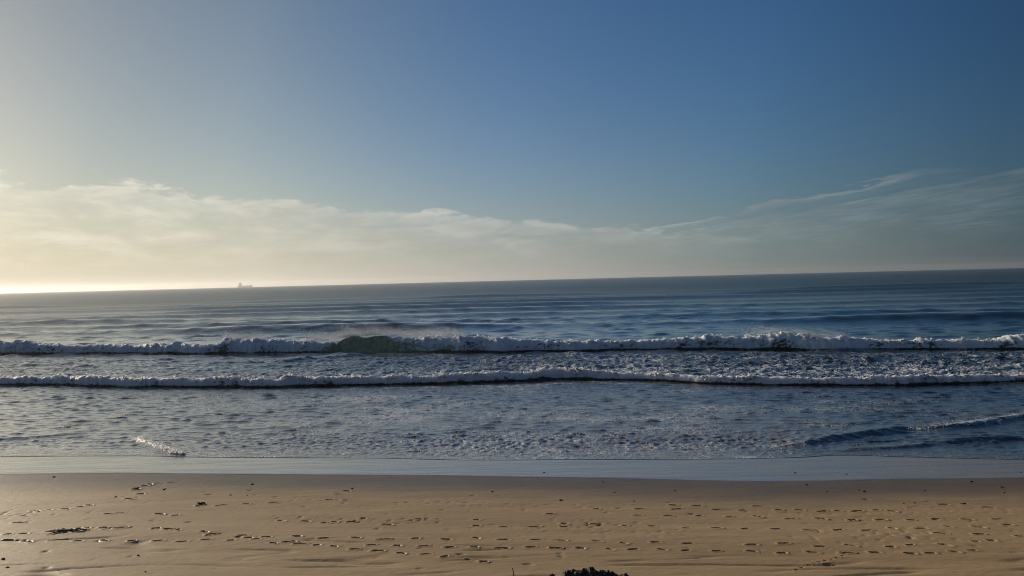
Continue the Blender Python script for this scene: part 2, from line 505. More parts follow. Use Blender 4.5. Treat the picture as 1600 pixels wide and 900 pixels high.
def relief(X, Y):
    """Gentle bars, drag marks and pock marks of the beach, in metres."""
    a = X / (Y + Y0)
    e = cW(a) - Y
    k = sstep(e, 0.6, 4.0)
    h = 0.030 * fbm(X * 0.09, Y * 0.45, 3, 3) * k
    h = h + 0.014 * fbm(X * 0.35 + Y * 0.05, Y * 1.7, 9, 3) * k
    low = sstep(e, 8.3, 10.3)                         # long ribs in the nearest sand
    rid = np.abs(gnoise(X * 0.20 + 0.12 * Y, Y * 1.25 - X * 0.06, 21))
    h = h - 0.050 * np.exp(-(rid / 0.10) ** 2) * low * sstep(fbm(X * .3, Y * .5, 33, 2), -0.15, 0.25)
    band = np.exp(-((e - 7.0) / 0.9) ** 2) + 0.6 * np.exp(-((e - 4.6) / 0.7) ** 2)            # a belt of small pock marks
    pock = np.clip(gnoise(X * 5.5, Y * 4.5, 41) - 0.28, 0, 1)
    h = h - 0.07 * pock * band * sstep(fbm(X * .25, Y * .6, 51, 2), -0.15, 0.3)
    pk2 = np.clip(gnoise(X * 2.3, Y * 3.3, 43) - 0.66, 0, 1)
    h = h - 0.16 * pk2 * k
    return h

# ------------------------------------------------------------------ sand
def build_sand():
    xs = np.concatenate([np.linspace(-400, -60, 24)[:-1], np.linspace(-60, -25, 60)[:-1], np.linspace(-25, 24, 820)[:-1],
                         np.linspace(24, 60, 60)[:-1], np.linspace(60, 400, 24)])
    ys = np.concatenate([np.linspace(-400, 0, 30)[:-1], np.linspace(0, 16, 40)[:-1], np.linspace(16, 34.5, 290)[:-1],
                         np.linspace(34.5, 70, 60)])
    X, Y = np.meshgrid(xs, ys)
    z = sandz0(X, Y)
    inner = (np.abs(X) < 60) & (Y > 12)
    r = np.zeros_like(X)
    r[inner] = relief(X[inner], Y[inner])
    a = X / (Y + Y0)
    e = cW(a) - Y
    damp = 1 - sstep(e + 0.7 * fbm(X * .35, Y * .8, 61, 3), 0.9, 5.0)
    damp = np.maximum(damp, 0.0)
    co = np.stack([X, Y, z + r], -1)
    # the sheet is left open under every footprint, which is a piece of its own
    hole = np.zeros(X.shape, bool)
    for (x, y, zz, L, Wd, ang, dp) in prints:
        j0, j1 = np.searchsorted(xs, (x - 0.5, x + 0.5)); i0, i1 = np.searchsorted(ys, (y - 0.5, y + 0.5))
        u_ = X[i0:i1, j0:j1] - x; v_ = Y[i0:i1, j0:j1] - y
        c, s = math.cos(ang), math.sin(ang)
        r2 = ((u_ * c + v_ * s) / (L / 2 + 0.045)) ** 2 + ((-u_ * s + v_ * c) / (Wd / 2 + 0.045)) ** 2
        hole[i0:i1, j0:j1] |= r2 < 1
    gq = grid_quads(len(ys), len(xs))
    gq = gq[~hole.ravel()[gq].any(1)]
    me = mesh_from('sand', co, gq, attrs={'damp': damp})
    o = link('sand', me, M_SAND)
    tag(o, 'smooth tan beach sand crossed by trails of footprints', 'beach', kind='structure')
    return o
sand = build_sand()

def make_print(x, y, z, L, Wd, ang, dp):
    """A trodden foot: a steep-sided hollow with heel and ball, a little sand pushed up round it, level at its edge."""
    k = np.linspace(-1, 1, 21)
    su1 = np.sign(k) * (np.abs(k) ** 0.9) * (L / 2 + 0.15)
    k = np.linspace(-1, 1, 19)
    sv1 = np.sign(k) * (np.abs(k) ** 1.5) * (Wd / 2 + 0.15)
    su, sv = np.meshgrid(su1, sv1, indexing='ij')
    U, V = su / (L / 2), sv / (Wd / 2)
    w = 1 - 0.25 * np.exp(-((U + 0.1) / 0.35) ** 2)
    wob = 0.26 * gnoise(U * 1.3 + x * 3, V * 0.9 + y * 3, 71)
    r = np.sqrt(U ** 2 + (V / w) ** 2) + wob
    hollow = -0.080 * dp * (1 - sstep(r, 0.65, 1.15)) * (0.85 + 0.3 * np.cos(U * 2.9))
    rim = 0.016 * dp * np.exp(-((r - 1.35) / 0.28) ** 2) * (0.4 + 0.9 * np.abs(gnoise(U * 2 + y, V * 1.2 + x, 73)))
    edge = np.maximum(np.abs(su) / (L / 2 + 0.15), np.abs(sv) / (Wd / 2 + 0.15))
    lay = 0.003 - 0.011 * sstep(edge, 0.72, 1.0)
    c, s = math.cos(ang), math.sin(ang)
    X = x + su * c - sv * s
    Y = y + su * s + sv * c
    Z = sandz0(X, Y) + relief(X, Y) + hollow + rim + lay
    a = X / (Y + Y0)
    damp = 1 - sstep(cW(a) - Y + 0.7 * fbm(X * .35, Y * .8, 61, 3), 0.9, 5.0)
    me = mesh_from('footprint', np.stack([X, Y, Z], -1), grid_quads(21, 19)[:, ::-1], attrs={'damp': damp})
    return link('footprint', me, M_SAND, sand)
for q in prints:
    make_print(*q)

# ------------------------------------------------------------------ glistening wet sand
def fan(amax=0.62, n=900, side=60, reach=2.0):
    return np.concatenate([-np.geomspace(reach, amax, side)[:-1], np.linspace(-amax, amax, n), np.geomspace(amax, reach, side)[1:]])
def build_wet():
    a = fan(0.55, 520, 40)
    rows = 60
    yw = cW(a) + 0.05 * fbm(a * 60, a * 0, 81, 3)
    ye = cE(a) + 0.9
    tt = np.linspace(0, 1, rows)[:, None]
    Y = yw[None] * (1 - tt) + ye[None] * tt
    X = a[None] * (Y + Y0)
    z = sandz0(X, Y) + 0.014 + 0.007 * fbm(X * .25, Y * 1.6, 83, 3)
    z[0] -= 0.03
    z[1] = z[1] * 0.5 + (sandz0(X[1], Y[1]) + 0.002) * 0.5
    me = mesh_from('wet_sand', np.stack([X, Y, z], -1), grid_quads(rows, len(a)))
    return tag(link('wet_sand', me, M_WET), 'strip of glassy wet sand reflecting the sky', 'wet sand', kind='structure')
build_wet()

# ------------------------------------------------------------------ the sea
R_EARTH = 6371000.0
def wave_sum(X, Y, spacing, comps):
    h = np.zeros_like(X)
    for lam, amp, ang, ph, sharp in comps:
        k = 2 * math.pi / lam
        s = np.sin(k * (X * math.sin(ang) + Y * math.cos(ang)) + ph)
        if sharp: s = 1 - 2 * np.sqrt(np.abs(s) + 0.004) if sharp == 2 else s
        h += amp * s * np.clip((lam / spacing - 2.2) / 2.0, 0, 1)
    return h
def make_comps(n, lo, hi, slope, spread, mean=0.0, seed=1):
    r = np.random.default_rng(seed)
    out = []
    for i in range(n):
        lam = lo * (hi / lo) ** ((i + r.random()) / n)
        amp = slope * lam / (2 * math.pi) * math.sqrt(2.0 / n)
        out.append((lam, amp, mean + r.normal() * spread, r.random() * 6.28, 0))
    return out
C_NEAR = make_comps(60, 0.36, 1.15, 0.120, 0.40, 0.14, 2)
C_SWASH = make_comps(40, 0.24, 0.62, 0.26, 0.95, 0.1, 8)                # crossing crinkles of the thin backwash
C_CHOP = make_comps(64, 1.6, 6.0, 0.125, 0.42, 0.12, 3)
C_SWELL = [(78, 0.16, 0.16, 1.0, 0), (61, 0.12, 0.28, 2.2, 0), (47, 0.10, 0.05, 0.3, 0), (95, 0.15, -0.02, 4.0, 0)]

RIDGES = [  # crest lines of small waves near the beach: photo points, height, front width, back width, foam
    ([(1415, 671), (1440, 669.5), (1480, 668), (1520, 664), (1560, 657), (1600, 650), (1660, 641)], 0.20, 0.30, 1.6, 0.55),
    ([(1215, 700), (1260, 692), (1310, 684), (1350, 678), (1400, 671), (1440, 667)], 0.22, 0.40, 1.4, 0.0),
    ([(1295, 707), (1330, 703), (1380, 702), (1430, 698), (1480, 693)], 0.16, 0.26, 1.0, 0.0),
    ([(1450, 691), (1500, 688), (1560, 685), (1620, 684)], 0.19, 0.42, 1.5, 0.0),
    ([(205, 683), (225, 690), (245, 698), (262, 704), (280, 710), (297, 713)], 0.20, 0.22, 0.7, 1.0),  # white foam here also paints in the sun's glint on the crest
    ([(-40, 687), (20, 684), (80, 680), (140, 672), (185, 662)], 0.09, 0.35, 1.5, 0.0),
    ([(300, 664), (380, 668), (470, 664), (540, 660)], 0.06, 0.4, 1.5, 0.0),
    ([(410, 566), (470, 562), (540, 555), (580, 552)], 0.30, 0.9, 3.0, 0.0),
]
def ridge(X, Y, pts, H, wf, wb):
    """Signed distance to a crest line (in front of it negative): a small steep-fronted wave."""
    g = np.array([gp(*q, 0.05) for q in pts])
    yc = np.interp(X, g[:, 0], g[:, 1])
    if g[0, 0] > g[-1, 0]: yc = np.interp(X, g[::-1, 0], g[::-1, 1])
    sl = np.gradient(g[:, 1], g[:, 0])
    slope = np.interp(X, g[:, 0], sl)
    s = (Y - yc) / np.sqrt(1 + slope ** 2)
    x0, x1 = g[:, 0].min(), g[:, 0].max()
    L = x1 - x0
    end = sstep(X, x0 - 0.02 * L, x0 + 0.22 * L) * (1 - sstep(X, x1 - 0.22 * L, x1 + 0.02 * L))
    s = s + 0.25 * wf * fbm(X * 0.8, Y * 0.8, 91, 2)
    prof = np.where(s < 0, np.exp(-(s / wf) ** 2), np.exp(-(s / wb) ** 1.0 if False else -(np.maximum(s, 0) / wb)))
    return H * prof * end, s, end

def shallow_rows(a):
    e, i = cE(a), cI(a) + 1.2
    t = (np.linspace(0, 1, 390) ** 1.12)[:, None]
    return e[None] * (1 - t) + i[None] * t
def sea_rows(a):
    i, o = cI(a) + 0.5, cO(a)
    t2 = np.linspace(0, 1, 235)
    r3 = np.geomspace(1, 8.0, 270)[1:]                 # seaward of the breaker to about 300 m behind
    d3 = (r3 - 1) / 7.0 * 320
    rows = [i[None] * (1 - t2[:, None]) + o[None] * t2[:, None], o[None] + d3[:, None]]
    start = o + 320
    endY = 11400 / np.sqrt(1 + a * a) - Y0
    q = np.linspace(0, 1, 110)[1:]
    rows.append(np.exp(np.log(start)[None] * (1 - q[:, None]) + np.log(endY)[None] * q[:, None]))
    return np.concatenate(rows, 0)

def build_water(name, a, Y, label):
    A = np.broadcast_to(a[None], Y.shape)
    X = A * (Y + Y0)
    e, i, o = cE(a)[None], cI(a)[None], cO(a)[None]
    dX = np.gradient(X, axis=1); dY = np.gradient(Y, axis=0)
    space = np.maximum(np.abs(dX), np.abs(dY))
    near = 1 - sstep(Y, 62, 110)
    off = sstep(Y - i, -4, 14)
    # wind chop and ripples
    shore = sstep(Y - e, 0.1, 3.0)
    vary = np.clip(0.95 + 0.5 * fbm(X * 0.08, Y * 0.15, 5, 3), 0.5, 1.4)
    wx = 0.45 * fbm(X * 0.35, Y * 0.45, 141, 3)
    wy = 0.30 * fbm(X * 0.30, Y * 0.55, 147, 3)
    hn = wave_sum(X + wx, Y + wy, space, C_NEAR)
    sd0 = math.sqrt(sum(0.5 * c[1] ** 2 for c in C_NEAR))
    hn = sd0 * 2.3 * (np.exp(np.clip(0.40 * hn / sd0, -4, 1.2)) - 1.08)      # peaked crests between flat troughs
    h = hn * (0.25 + 0.75 * shore) * (0.35 + 0.65 * near) * vary
    hc = wave_sum(X, Y, space, C_CHOP)
    sd1 = math.sqrt(sum(0.5 * c[1] ** 2 for c in C_CHOP))
    hc = sd1 * 2.3 * (np.exp(np.clip(0.40 * hc / sd1, -4, 1.2)) - 1.08)
    h += hc * (0.07 + 0.93 * off) * (0.75 + 0.5 * fbm(X * .02, Y * .03, 6, 2))
    # rough churned belt between the two lines of white water
    churn = sstep(Y - i, 0.5, 3.0) * (1 - sstep(Y - i, 12, 30)) + 0.55 * sstep(Y - i, 4, 10) * (1 - sstep(Y - o, -8, -1))
    churn = np.clip(churn, 0, 1) * (0.55 + 0.45 * sstep(A, -0.35, 0.05))
    mid = (Y > i - 2) & (Y < o + 3)
    c = np.zeros_like(X)
    c[mid] = billow(X[mid] * 0.9, Y[mid] * 0.65, 15, 4, 0.7) - 0.33
    h += 0.50 * c * churn
    # swell running in behind the breaker: a few long crested waves, then a regular far field
    D = Y - o
    swell = np.zeros_like(X)
    wobX = X * 0.011
    for j, (dc, H, wf, sd) in enumerate(((44, 1.0, 2.8, 101), (64, 0.75, 3.0, 104), (88, 1.0, 3.6, 107), (116, 0.7, 4, 109), (148, 1.0, 4.5, 110), (190, 0.9, 5, 113),
                                         (235, 1.0, 6, 116), (290, 1.0, 7, 119))):
        off_c = dc + 5 * fbm(wobX, 0 * X + j * 7.7, sd, 2) + 0.02 * X
        s = D - off_c
        amp = 1.0 * H * (0.30 + 0.8 * sstep(fbm(wobX * 0.9, 0 * X + j * 3.1, sd + 1, 2), -0.3, 0.25))
        swell += amp * np.where(s < 0, np.exp(-(s / wf) ** 2), np.exp(-(s / (wf * 2.8)) ** 2))
    farfield = wave_sum(X, Y, np.abs(dY), C_SWELL) * sstep(D, 150, 420) * (0.8 + 0.9 * fbm(X * 0.004, Y * 0.004, 7, 2))
    h += swell + farfield * 1.6
    # trough in front of, and set-up under, the breaking waves
    h -= 0.15 * np.exp(-((D + 3.0) / 5.0) ** 2)
    h -= 0.10 * np.exp(-((Y - i + 0.8) / 1.3) ** 2)
    h += 0.25 * hO(A) * sstep(D, 1.5, 4.5) * np.exp(-(np.maximum(D, 0) / 11.0) ** 2)
    h += 0.25 * hI(A) * sstep(Y - i, 0.6, 2.2) * np.exp(-(np.maximum(Y - i, 0) / 7.0) ** 2)
    foam = np.zeros_like(X)
    m = Y < 110
    for pts, H, wf, wb, fo in RIDGES:
        z, s, end = ridge(X[m], Y[m], pts, H, wf, wb)
        h[m] += z
        if fo:
            foam[m] = np.maximum(foam[m], fo * end * sstep(s, -wf * 1.1, -wf * 0.1) * np.exp(-np.maximum(s, 0) / (0.55 * wb)))
            foam[m] = np.maximum(foam[m], 0.42 * end * (s > 0) * np.exp(-np.maximum(s, 0) / 2.2) * (fo > .5) * 0.8)
    if name == 'shallow_water':
        zone = (sstep(Y - e, 0.15, 0.7) * (1 - sstep(Y - e, 4.0, 8.5))) * (0.35 + 0.65 * sstep(A, -0.32, -0.05)) * (1 - 0.6 * sstep(A, 0.20, 0.27))
        wsw = np.zeros_like(X)
        mm = zone > 0.01
        wsw[mm] = wave_sum(X[mm] + wx[mm], Y[mm] + wy[mm], space[mm], C_SWASH)
        h += 1.0 * wsw * zone
    # level of the thin water running up the sand
    film = sandz0(X, Y) + 0.022 + 0.035 * sstep(Y - e, 0.3, 1.2)
    lip = Y - e
    base = np.maximum(film, 0.02 * np.tanh(h * 0))
    depth = np.clip(0.20 + 0.12 * np.maximum(lip, 0), 0, 1) * sstep(lip, 0.0, 0.5)
    z = np.maximum(base, 0) + h * np.clip(depth * 1.6, 0.10, 1)
    z = np.maximum(z, sandz0(X, Y) + 0.016 + 0.02 * sstep(lip, 0.05, 0.4))
    if name == 'shallow_water':
        z[0] = sandz0(X[0], Y[0]) - 0.02
        z[1] = sandz0(X[1], Y[1]) + 0.028
        z[-3:] -= 0.06
    z = z - (X * X + Y * Y) / (2 * R_EARTH)
    # where the foam lies
    u1 = fbm(X * 0.06, Y * 0.10, 25, 3)
    g = Y - i
    right = sstep(A, -0.30, 0.10)
    f1 = (0.30 + 0.30 * right) * sstep(g, 0, 2.5) * np.exp(-np.maximum(g - 2, 0) / (9 + 10 * right))
    f2 = (0.08 + 0.30 * right) * sstep(g, 2, 8) * (1 - sstep(D, -2, 1)) * (0.7 + 0.8 * u1)
    f3 = 0.45 * (D > 0) * np.exp(-np.maximum(D - 3, 0) / 4.0)
    sw = sstep(A, -0.22, 0.0) * (1 - sstep(A, 0.20, 0.26))
    f4 = (0.12 + 0.30 * sw) * (1 - sstep(lip, 0.4 + 2.2 * sw, 2.6 + 3.6 * sw)) * (0.75 + 0.7 * u1)
    f5 = 0.30 * np.exp(-((A - 0.235) / 0.03) ** 2) * np.exp(-((lip - 7.5) / 2.0) ** 2)
    f6 = 0.55 * np.exp(-np.maximum(lip, 0) / 0.10) * (0.5 + 0.8 * fbm(X * 1.1, Y, 27, 2))
    f7 = (0.14 + 0.30 * sstep(fbm(X * 0.07, Y * 0.16, 45, 4, 0.6), -0.1, 0.35)) * sstep(A, -0.50, -0.1) * (1 - sstep(g, -2, 0)) * (1 - 0.6 * sstep(A, 0.12, 0.32))  # film thinned to the right for the dimmer light on that side
    for f in (f1, f2, f3, f4, f5, f6, f7):
        foam = np.maximum(foam, np.clip(f, 0, 1))
    murk = np.clip(0.9 * np.exp(-np.maximum(lip, 0) / 9.0) + 0.32 * (1 - sstep(D, -12, 4)), 0, 1)
    murk = np.clip(murk * 1.15, 0, 1) * (1 - 0.72 * sstep(A, 0.10, 0.34))  # murk thinned to the right, so the colour carries the dimmer light there
    murk = murk * (0.75 + 0.5 * fbm(X * .12, Y * .12, 29, 2))
    far = sstep(np.log(np.maximum(Y, 20)), math.log(55), math.log(600))
    me = mesh_from(name, np.stack([X, Y, z], -1), grid_quads(*Y.shape), attrs={'foam': foam, 'murk': murk, 'far': far})
    return tag(link(name, me, M_SEA), label, name.replace('_', ' '), kind='structure')
aS = fan(0.56, 1080, 60)
build_water('shallow_water', aS, shallow_rows(aS), 'rippled shallow water with foam webs along the sand')
aS = fan(0.66, 800, 60)
build_water('sea', aS, sea_rows(aS), 'dark choppy sea with long swells under a low sun')

# ------------------------------------------------------------------ breaking waves
def clumps(P, S, seed):
    """Many small irregular eight-sided lumps of froth as one set of triangles."""
    r = np.random.default_rng(seed)
    n = len(P)
    o = np.array([(1, 0, 0), (-1, 0, 0), (0, 1, 0), (0, -1, 0), (0, 0, 1), (0, 0, -1)], float)
    V = o[None] * (0.6 + 0.8 * r.random((n, 6, 1)))
    V[:, :, 2] *= 0.7
    V[:, :, 0] *= 1.5
    V = P[:, None] + V * S[:, None, None]
    f = np.array([(0, 2, 4), (2, 1, 4), (1, 3, 4), (3, 0, 4), (2, 0, 5), (1, 2, 5), (3, 1, 5), (0, 3, 5)])
    T = f[None] + (np.arange(n) * 6)[:, None, None]
    return V.reshape(-1, 3), T.reshape(-1, 3)

def roller(a, cb, hh, seed, nf=26, nb=22, face=None, lump=0.16, wf_k=0.95, wb_k=4.2, ragged=0.42):
    """Profile swept along the shore: bulging front, ragged crest, long back that dips under the sea."""
    yb = cb(a)
    x = a * (yb + Y0)
    H = np.maximum(hh(a), 0.10)
    H = H * (1 + ragged * fbm(x * 0.30, 0 * x, seed, 4, 0.6))
    calm = np.zeros_like(a) if face is None else face(a)
    yb = yb + (0.80 * fbm(x * 0.22, 0 * x, seed + 1, 4) + 0.20 * fbm(x * 1.7, 0 * x, seed + 2, 2)) * H * (1 - calm)
    wf = wf_k * H
    th = np.linspace(-0.25, 1.0, nf) * (math.pi / 2)
    tb = np.linspace(0, 1, nb)[1:]
    s_f = wf[None] * (1 - np.cos(th))[:, None]
    z_f = H[None] * np.sin(th)[:, None]
    # the unbroken face is hollow and leans back
    tt = np.linspace(-0.16, 1.0, nf)
    s_h = wf[None] * (0.85 * tt[:, None])
    z_h = H[None] * (np.sign(tt) * np.abs(tt) ** 1.15)[:, None] * 1.03
    s_f = s_f * (1 - calm) + s_h * calm
    z_f = z_f * (1 - calm) + z_h * calm
    s_top = s_f[-1]
    s_b = s_top[None] + wb_k * H[None] * tb[:, None]
    z_b = H[None] * (1 - sstep(tb[:, None], 0.0, 1.1)) ** 1.2 - 0.22 * tb[:, None] * H[None]
    S = np.concatenate([s_f, s_b], 0); Z = np.concatenate([z_f, z_b], 0)
    nr = len(S)
    Xg = np.broadcast_to(x[None], S.shape).copy(); Yg = yb[None] + S
    arc = np.concatenate([np.linspace(0, 1.4, nf), 1.4 + 2.4 * tb])[:, None] * H[None]
    q = np.concatenate([np.linspace(-0.25, 1, nf), np.ones(nb - 1)])[:, None]
    qb = np.concatenate([np.zeros(nf), tb])[:, None]
    # froth: rounded lumps pushed out along the profile normal
    b1 = 1.5 * (billow(Xg * 0.42, arc * 0.8 + seed, seed + 5, 5, 0.60) - 0.25)
    b2 = billow(Xg * 3.1, arc * 3.4 + seed, seed + 9, 3, 0.6) - 0.25
    crest = np.exp(-((q - 0.95) / 0.25) ** 2) * (1 - sstep(qb, 0.0, 0.35))
    amp = (lump * (0.35 + 0.65 * sstep(q, 0.2, 0.9)) * (1 - sstep(qb, 0.2, 0.8))) * H[None]
    n_s = np.concatenate([-np.cos(th), np.full(nb - 1, 0.15)])[:, None]
    n_z = np.concatenate([np.sin(th), np.full(nb - 1, 0.98)])[:, None]
    froth = (1 - 0.96 * calm)[None]
    disp = amp * froth * (1.5 * b1 + 0.5 * b2)
    Yg += n_s * disp
    Z += n_z * disp + crest * froth * H[None] * 0.42 * np.clip(fbm(Xg * 1.2, arc * 1.5, seed + 13, 4, 0.6), -0.2, 1)
    Xg += 0.10 * H[None] * froth * gnoise(Xg * 2.2, arc * 3, seed + 17)
    Z -= (Xg ** 2 + Yg ** 2) / (2 * R_EARTH)
    f_front = 0.62 + 0.45 * sstep(q, 0.35, 0.9) - 0.35 * (1 - sstep(q, -0.02, 0.08))
    foam = f_front * (1 - calm)[None] * (1 - 0.75 * sstep(qb, 0.10, 0.75))
    foam = foam + 0.35 * fbm(Xg * 0.30, arc * 0.45, seed + 21, 3)
    lipf = np.exp(-((q - 1.0) / 0.05) ** 2) * (1 - sstep(qb, 0, .2))
    foam = np.maximum(foam, (0.50 + 0.5 * fbm(Xg * 0.8, 0 * Xg, seed + 31, 3)) * lipf * calm[None])
    return np.stack([Xg, Yg, Z], -1), np.clip(foam, 0, 1.2), H, nf, np.broadcast_to(calm[None], S.shape)

def strip(name, co, foam, c0, c1, material, parent, extra=None, calm=None):
    sub = co[:, c0:c1 + 1]
    q = grid_quads(sub.shape[0], sub.shape[1])
    v = sub.reshape(-1, 3)
    f = foam[:, c0:c1 + 1].ravel()
    cm = np.zeros(len(f)) if calm is None else calm[:, c0:c1 + 1].ravel()
    t = None
    if extra is not None:
        ev, et = extra
        t = et + len(v)
        v = np.concatenate([v, ev]); f = np.concatenate([f, np.full(len(ev), 1.2)]); cm = np.concatenate([cm, np.zeros(len(ev))])
    return link(name, mesh_from(name, v, q, t, {'foam': f, 'calm': cm}), material, parent)

def crest_clumps(co, nf, H, cols, n, size, seed, jump=0.10):
    r = np.random.default_rng(seed)
    # froth gathers in tufts rather than in an even row
    tx = np.asarray(cols)
    wgt = np.clip(fbm(co[0, tx, 0] * 0.5, 0 * tx, seed + 7, 4, 0.65) + 0.15, 0.02, 1) ** 2
    c = r.choice(tx, n, p=wgt / wgt.sum())
    k = np.clip((nf - 1 + r.normal(-1.0, 4.5, n)).astype(int), int(nf * .3), nf + 8)
    P = co[k, c] + r.normal(0, 0.05, (n, 3)) * H[c][:, None]
    P[:, 2] += np.abs(r.normal(0, jump, n)) * H[c] * (r.random(n) < 0.5)
    S = size * (0.35 + 0.9 * r.random(n) ** 2)
    return clumps(P, S, seed + 1)

# outer breaker: white on both sides of a short green face
aO = fan(0.70, 1250, 50)
def a_at(px, py):
    g = gp(px, py); return g[0] / (g[1] + Y0)
f0, f1, f2, f3 = a_at(488, 549), a_at(560, 549), a_at(578, 549), a_at(655, 549)
face_f = lambda q: sstep(q, f0, f1) * (1 - sstep(q, f2, f3)) + 0.10 * sstep(q, f3, a_at(700, 549)) * (1 - sstep(q, a_at(760, 549), a_at(860, 549)))
co, fo, Hc, nf, calmO = roller(aO, cO, hO, 300, nf=30, nb=24, face=face_f, lump=0.17)
green = sstep(aO, a_at(450, 549), a_at(535, 549)) * (1 - sstep(aO, a_at(620, 549), a_at(760, 549)))
calmO = np.broadcast_to(green[None], calmO.shape)          # where the water is thin and olive green
ctr = (0.0, float(cO(np.array([0.0]))[0]), 0.0)
wave = empty('breaking_wave', ctr)
tag(wave, 'tall outer breaking wave with a green unbroken face amid white foam', 'wave')
i0, i1 = np.searchsorted(aO, a_at(532, 549)), np.searchsorted(aO, a_at(612, 549))
nA = len(aO)
vis = np.where(np.abs(aO) < 0.75)[0]
left, rightc = vis[vis < i0 - 3], vis[vis > i1 + 2]
strip('foam_crest', co, fo, 0, i0, M_FOAM, wave, crest_clumps(co, nf, Hc, left, 800, 0.10, 401), calmO)
strip('wave_face', co, fo, i0, i1, M_FOAM, wave, None, calmO)
strip('foam_crest', co, fo, i1, nA - 1, M_FOAM, wave, crest_clumps(co, nf, Hc, rightc, 1700, 0.10, 402), calmO)

# inner line of white water
aI = fan(0.60, 1250, 50)
co2, fo2, Hc2, nf2, _c = roller(aI, cI, hI, 500, nf=22, nb=20, lump=0.24, wf_k=0.75, wb_k=3.4, ragged=0.55)
fo2 = fo2 - 0.10 * (np.arange(co2.shape[0]) < nf2 * 0.30)[:, None]  # foam cut low on the front to paint the dark shadow beneath
wave2 = empty('breaking_wave', (0.0, float(cI(np.array([0.0]))[0]), 0.0))
tag(wave2, 'low broken wave of rough white foam rolling in nearest the beach', 'wave')
vis2 = np.where(np.abs(aI) < 0.70)[0]
strip('foam_crest', co2, fo2, 0, len(aI) - 1, M_FOAM, wave2, crest_clumps(co2, nf2, Hc2, vis2, 2600, 0.07, 501, 0.14))

# fine spray blown back off the outer crest
def spray(co, nf, cols, n, back, rise, size, seed):
    r = np.random.default_rng(seed)
    c = r.choice(cols, n)
    P = co[nf - 1, c].copy()
    d = r.exponential(1.0, n)
    P[:, 1] += d * back
    P[:, 0] -= d * back * 0.35 + r.normal(0, 0.25, n)
    P[:, 2] += np.abs(r.normal(0, rise, n)) * np.exp(-d * 0.25) + 0.15 * d
    S = size * (0.4 + r.random(n))
    o = np.array([(1, 1, 1), (1, -1, -1), (-1, 1, -1), (-1, -1, 1)], float) * 0.6
    V = (P[:, None] + o[None] * S[:, None, None]).reshape(-1, 3)
    f = np.array([(0, 1, 2), (0, 3, 1), (0, 2, 3), (1, 3, 2)])
    T = (f[None] + (np.arange(n) * 4)[:, None, None]).reshape(-1, 3)
    return V, T
cA = np.where((aO > a_at(490, 540)) & (aO < a_at(730, 540)))[0]
cB = np.where((aO > a_at(1180, 540)) & (aO < a_at(1330, 540)))[0]
cC = np.where((aO > a_at(325, 540)) & (aO < a_at(420, 540)))[0]
parts = [spray(co, nf, cA, 20000, 3.4, 0.42, 0.024, 601), spray(co, nf, cB, 4000, 1.2, 0.2, 0.022, 602), spray(co, nf, cC, 4000, 1.5, 0.25, 0.022, 603)]
V = np.concatenate([q[0] for q in parts]); T = []; n0 = 0
for v, t in parts:
    T.append(t + n0); n0 += len(v)
sp = link('spray', mesh_from('spray', V, None, np.concatenate(T)), M_DROP, smooth=False)
tag(sp, 'fine white spray blowing back over the crest of the outer breaker', 'spray', kind='stuff')

# two small crests close to the sand
def small_crest(pts, H, n, rows, seed, label, nclump, size, w):
    g = np.array([gp(*q, 0.08) for q in pts])
    d = np.concatenate([[0], np.cumsum(np.hypot(*np.diff(g, axis=0).T))])
    s = np.linspace(0, d[-1], n)
    x, y = np.interp(s, d, g[:, 0]), np.interp(s, d, g[:, 1])
    tx, ty = np.gradient(x), np.gradient(y)
    l = np.hypot(tx, ty); nx, ny = -ty / l, tx / l
    if ny.mean() < 0: nx, ny = -nx, -ny
    end = np.sin(np.linspace(0.04, 0.97, n) * math.pi) ** 0.6
    h = H * end * (0.55 + 1.1 * np.clip(fbm(s * 1.3, 0 * s, seed, 3) + 0.35, 0, 1))
    th = np.linspace(-0.1, 1.08, rows) * math.pi
    off = -np.cos(th)[:, None] * w * (0.6 + 0.6 * end)[None]
    off = np.where(off > 0, off * 1.8, off)
    z = np.sin(th)[:, None] * h[None]
    z = z + 0.5 * H * billow(s[None] * 5 + 0 * z, off * 9, seed + 3, 3) * np.clip(np.sin(th), 0, 1)[:, None]
    off = off + 0.4 * w * fbm(s[None] * 4 + 0 * z, off * 3, seed + 7, 2)
    X, Y = x[None] + nx[None] * off, y[None] + ny[None] * off
    lvl = np.maximum(sandz0(X, Y) + 0.03, 0.0)
    P = np.stack([X, Y, z + lvl + 0.02], -1)
    r = np.random.default_rng(seed)
    c = r.integers(0, n, nclump); k = r.integers(rows // 4, rows * 3 // 4, nclump)
    cl = clumps(P[k, c] + r.normal(0, 0.035, (nclump, 3)) + np.array((0, 0, 0.02)), size * (0.3 + r.random(nclump)), seed)
    foam = 0.95 + 0.4 * fbm(X * 1.2, Y * 1.2, seed + 11, 2)
    v = P.reshape(-1, 3)
    me = mesh_from('wavelet', np.concatenate([v, cl[0]]), grid_quads(rows, n), cl[1] + len(v), {'foam': np.concatenate([foam.ravel(), np.full(len(cl[0]), 1.2)])})
    o = link('wavelet', me, M_FOAM)
    return tag(o, label, 'wavelet')
small_crest([(218, 684), (232, 691), (246, 698), (262, 706), (274, 710), (286, 712)], 0.10, 160, 16, 701,
            'short curl of foam with painted sun glint slanting down to the wet sand', 900, 0.032, 0.14)  # white froth that partly stands in for a sun glint
small_crest([(1418, 670), (1440, 669.5), (1480, 668), (1520, 664), (1560, 657), (1600, 650), (1680, 640)], 0.06, 260, 14, 731,
            'thin line of foam on a small wave near the waterline by the dark brown water', 900, 0.028, 0.13)

# ------------------------------------------------------------------ things on the sand
def at_depth(px, py, Y):
    d = ray(px, py)
    t = Y / d.y
    return np.array((d.x * t, Y, CAM_Z + d.z * t))

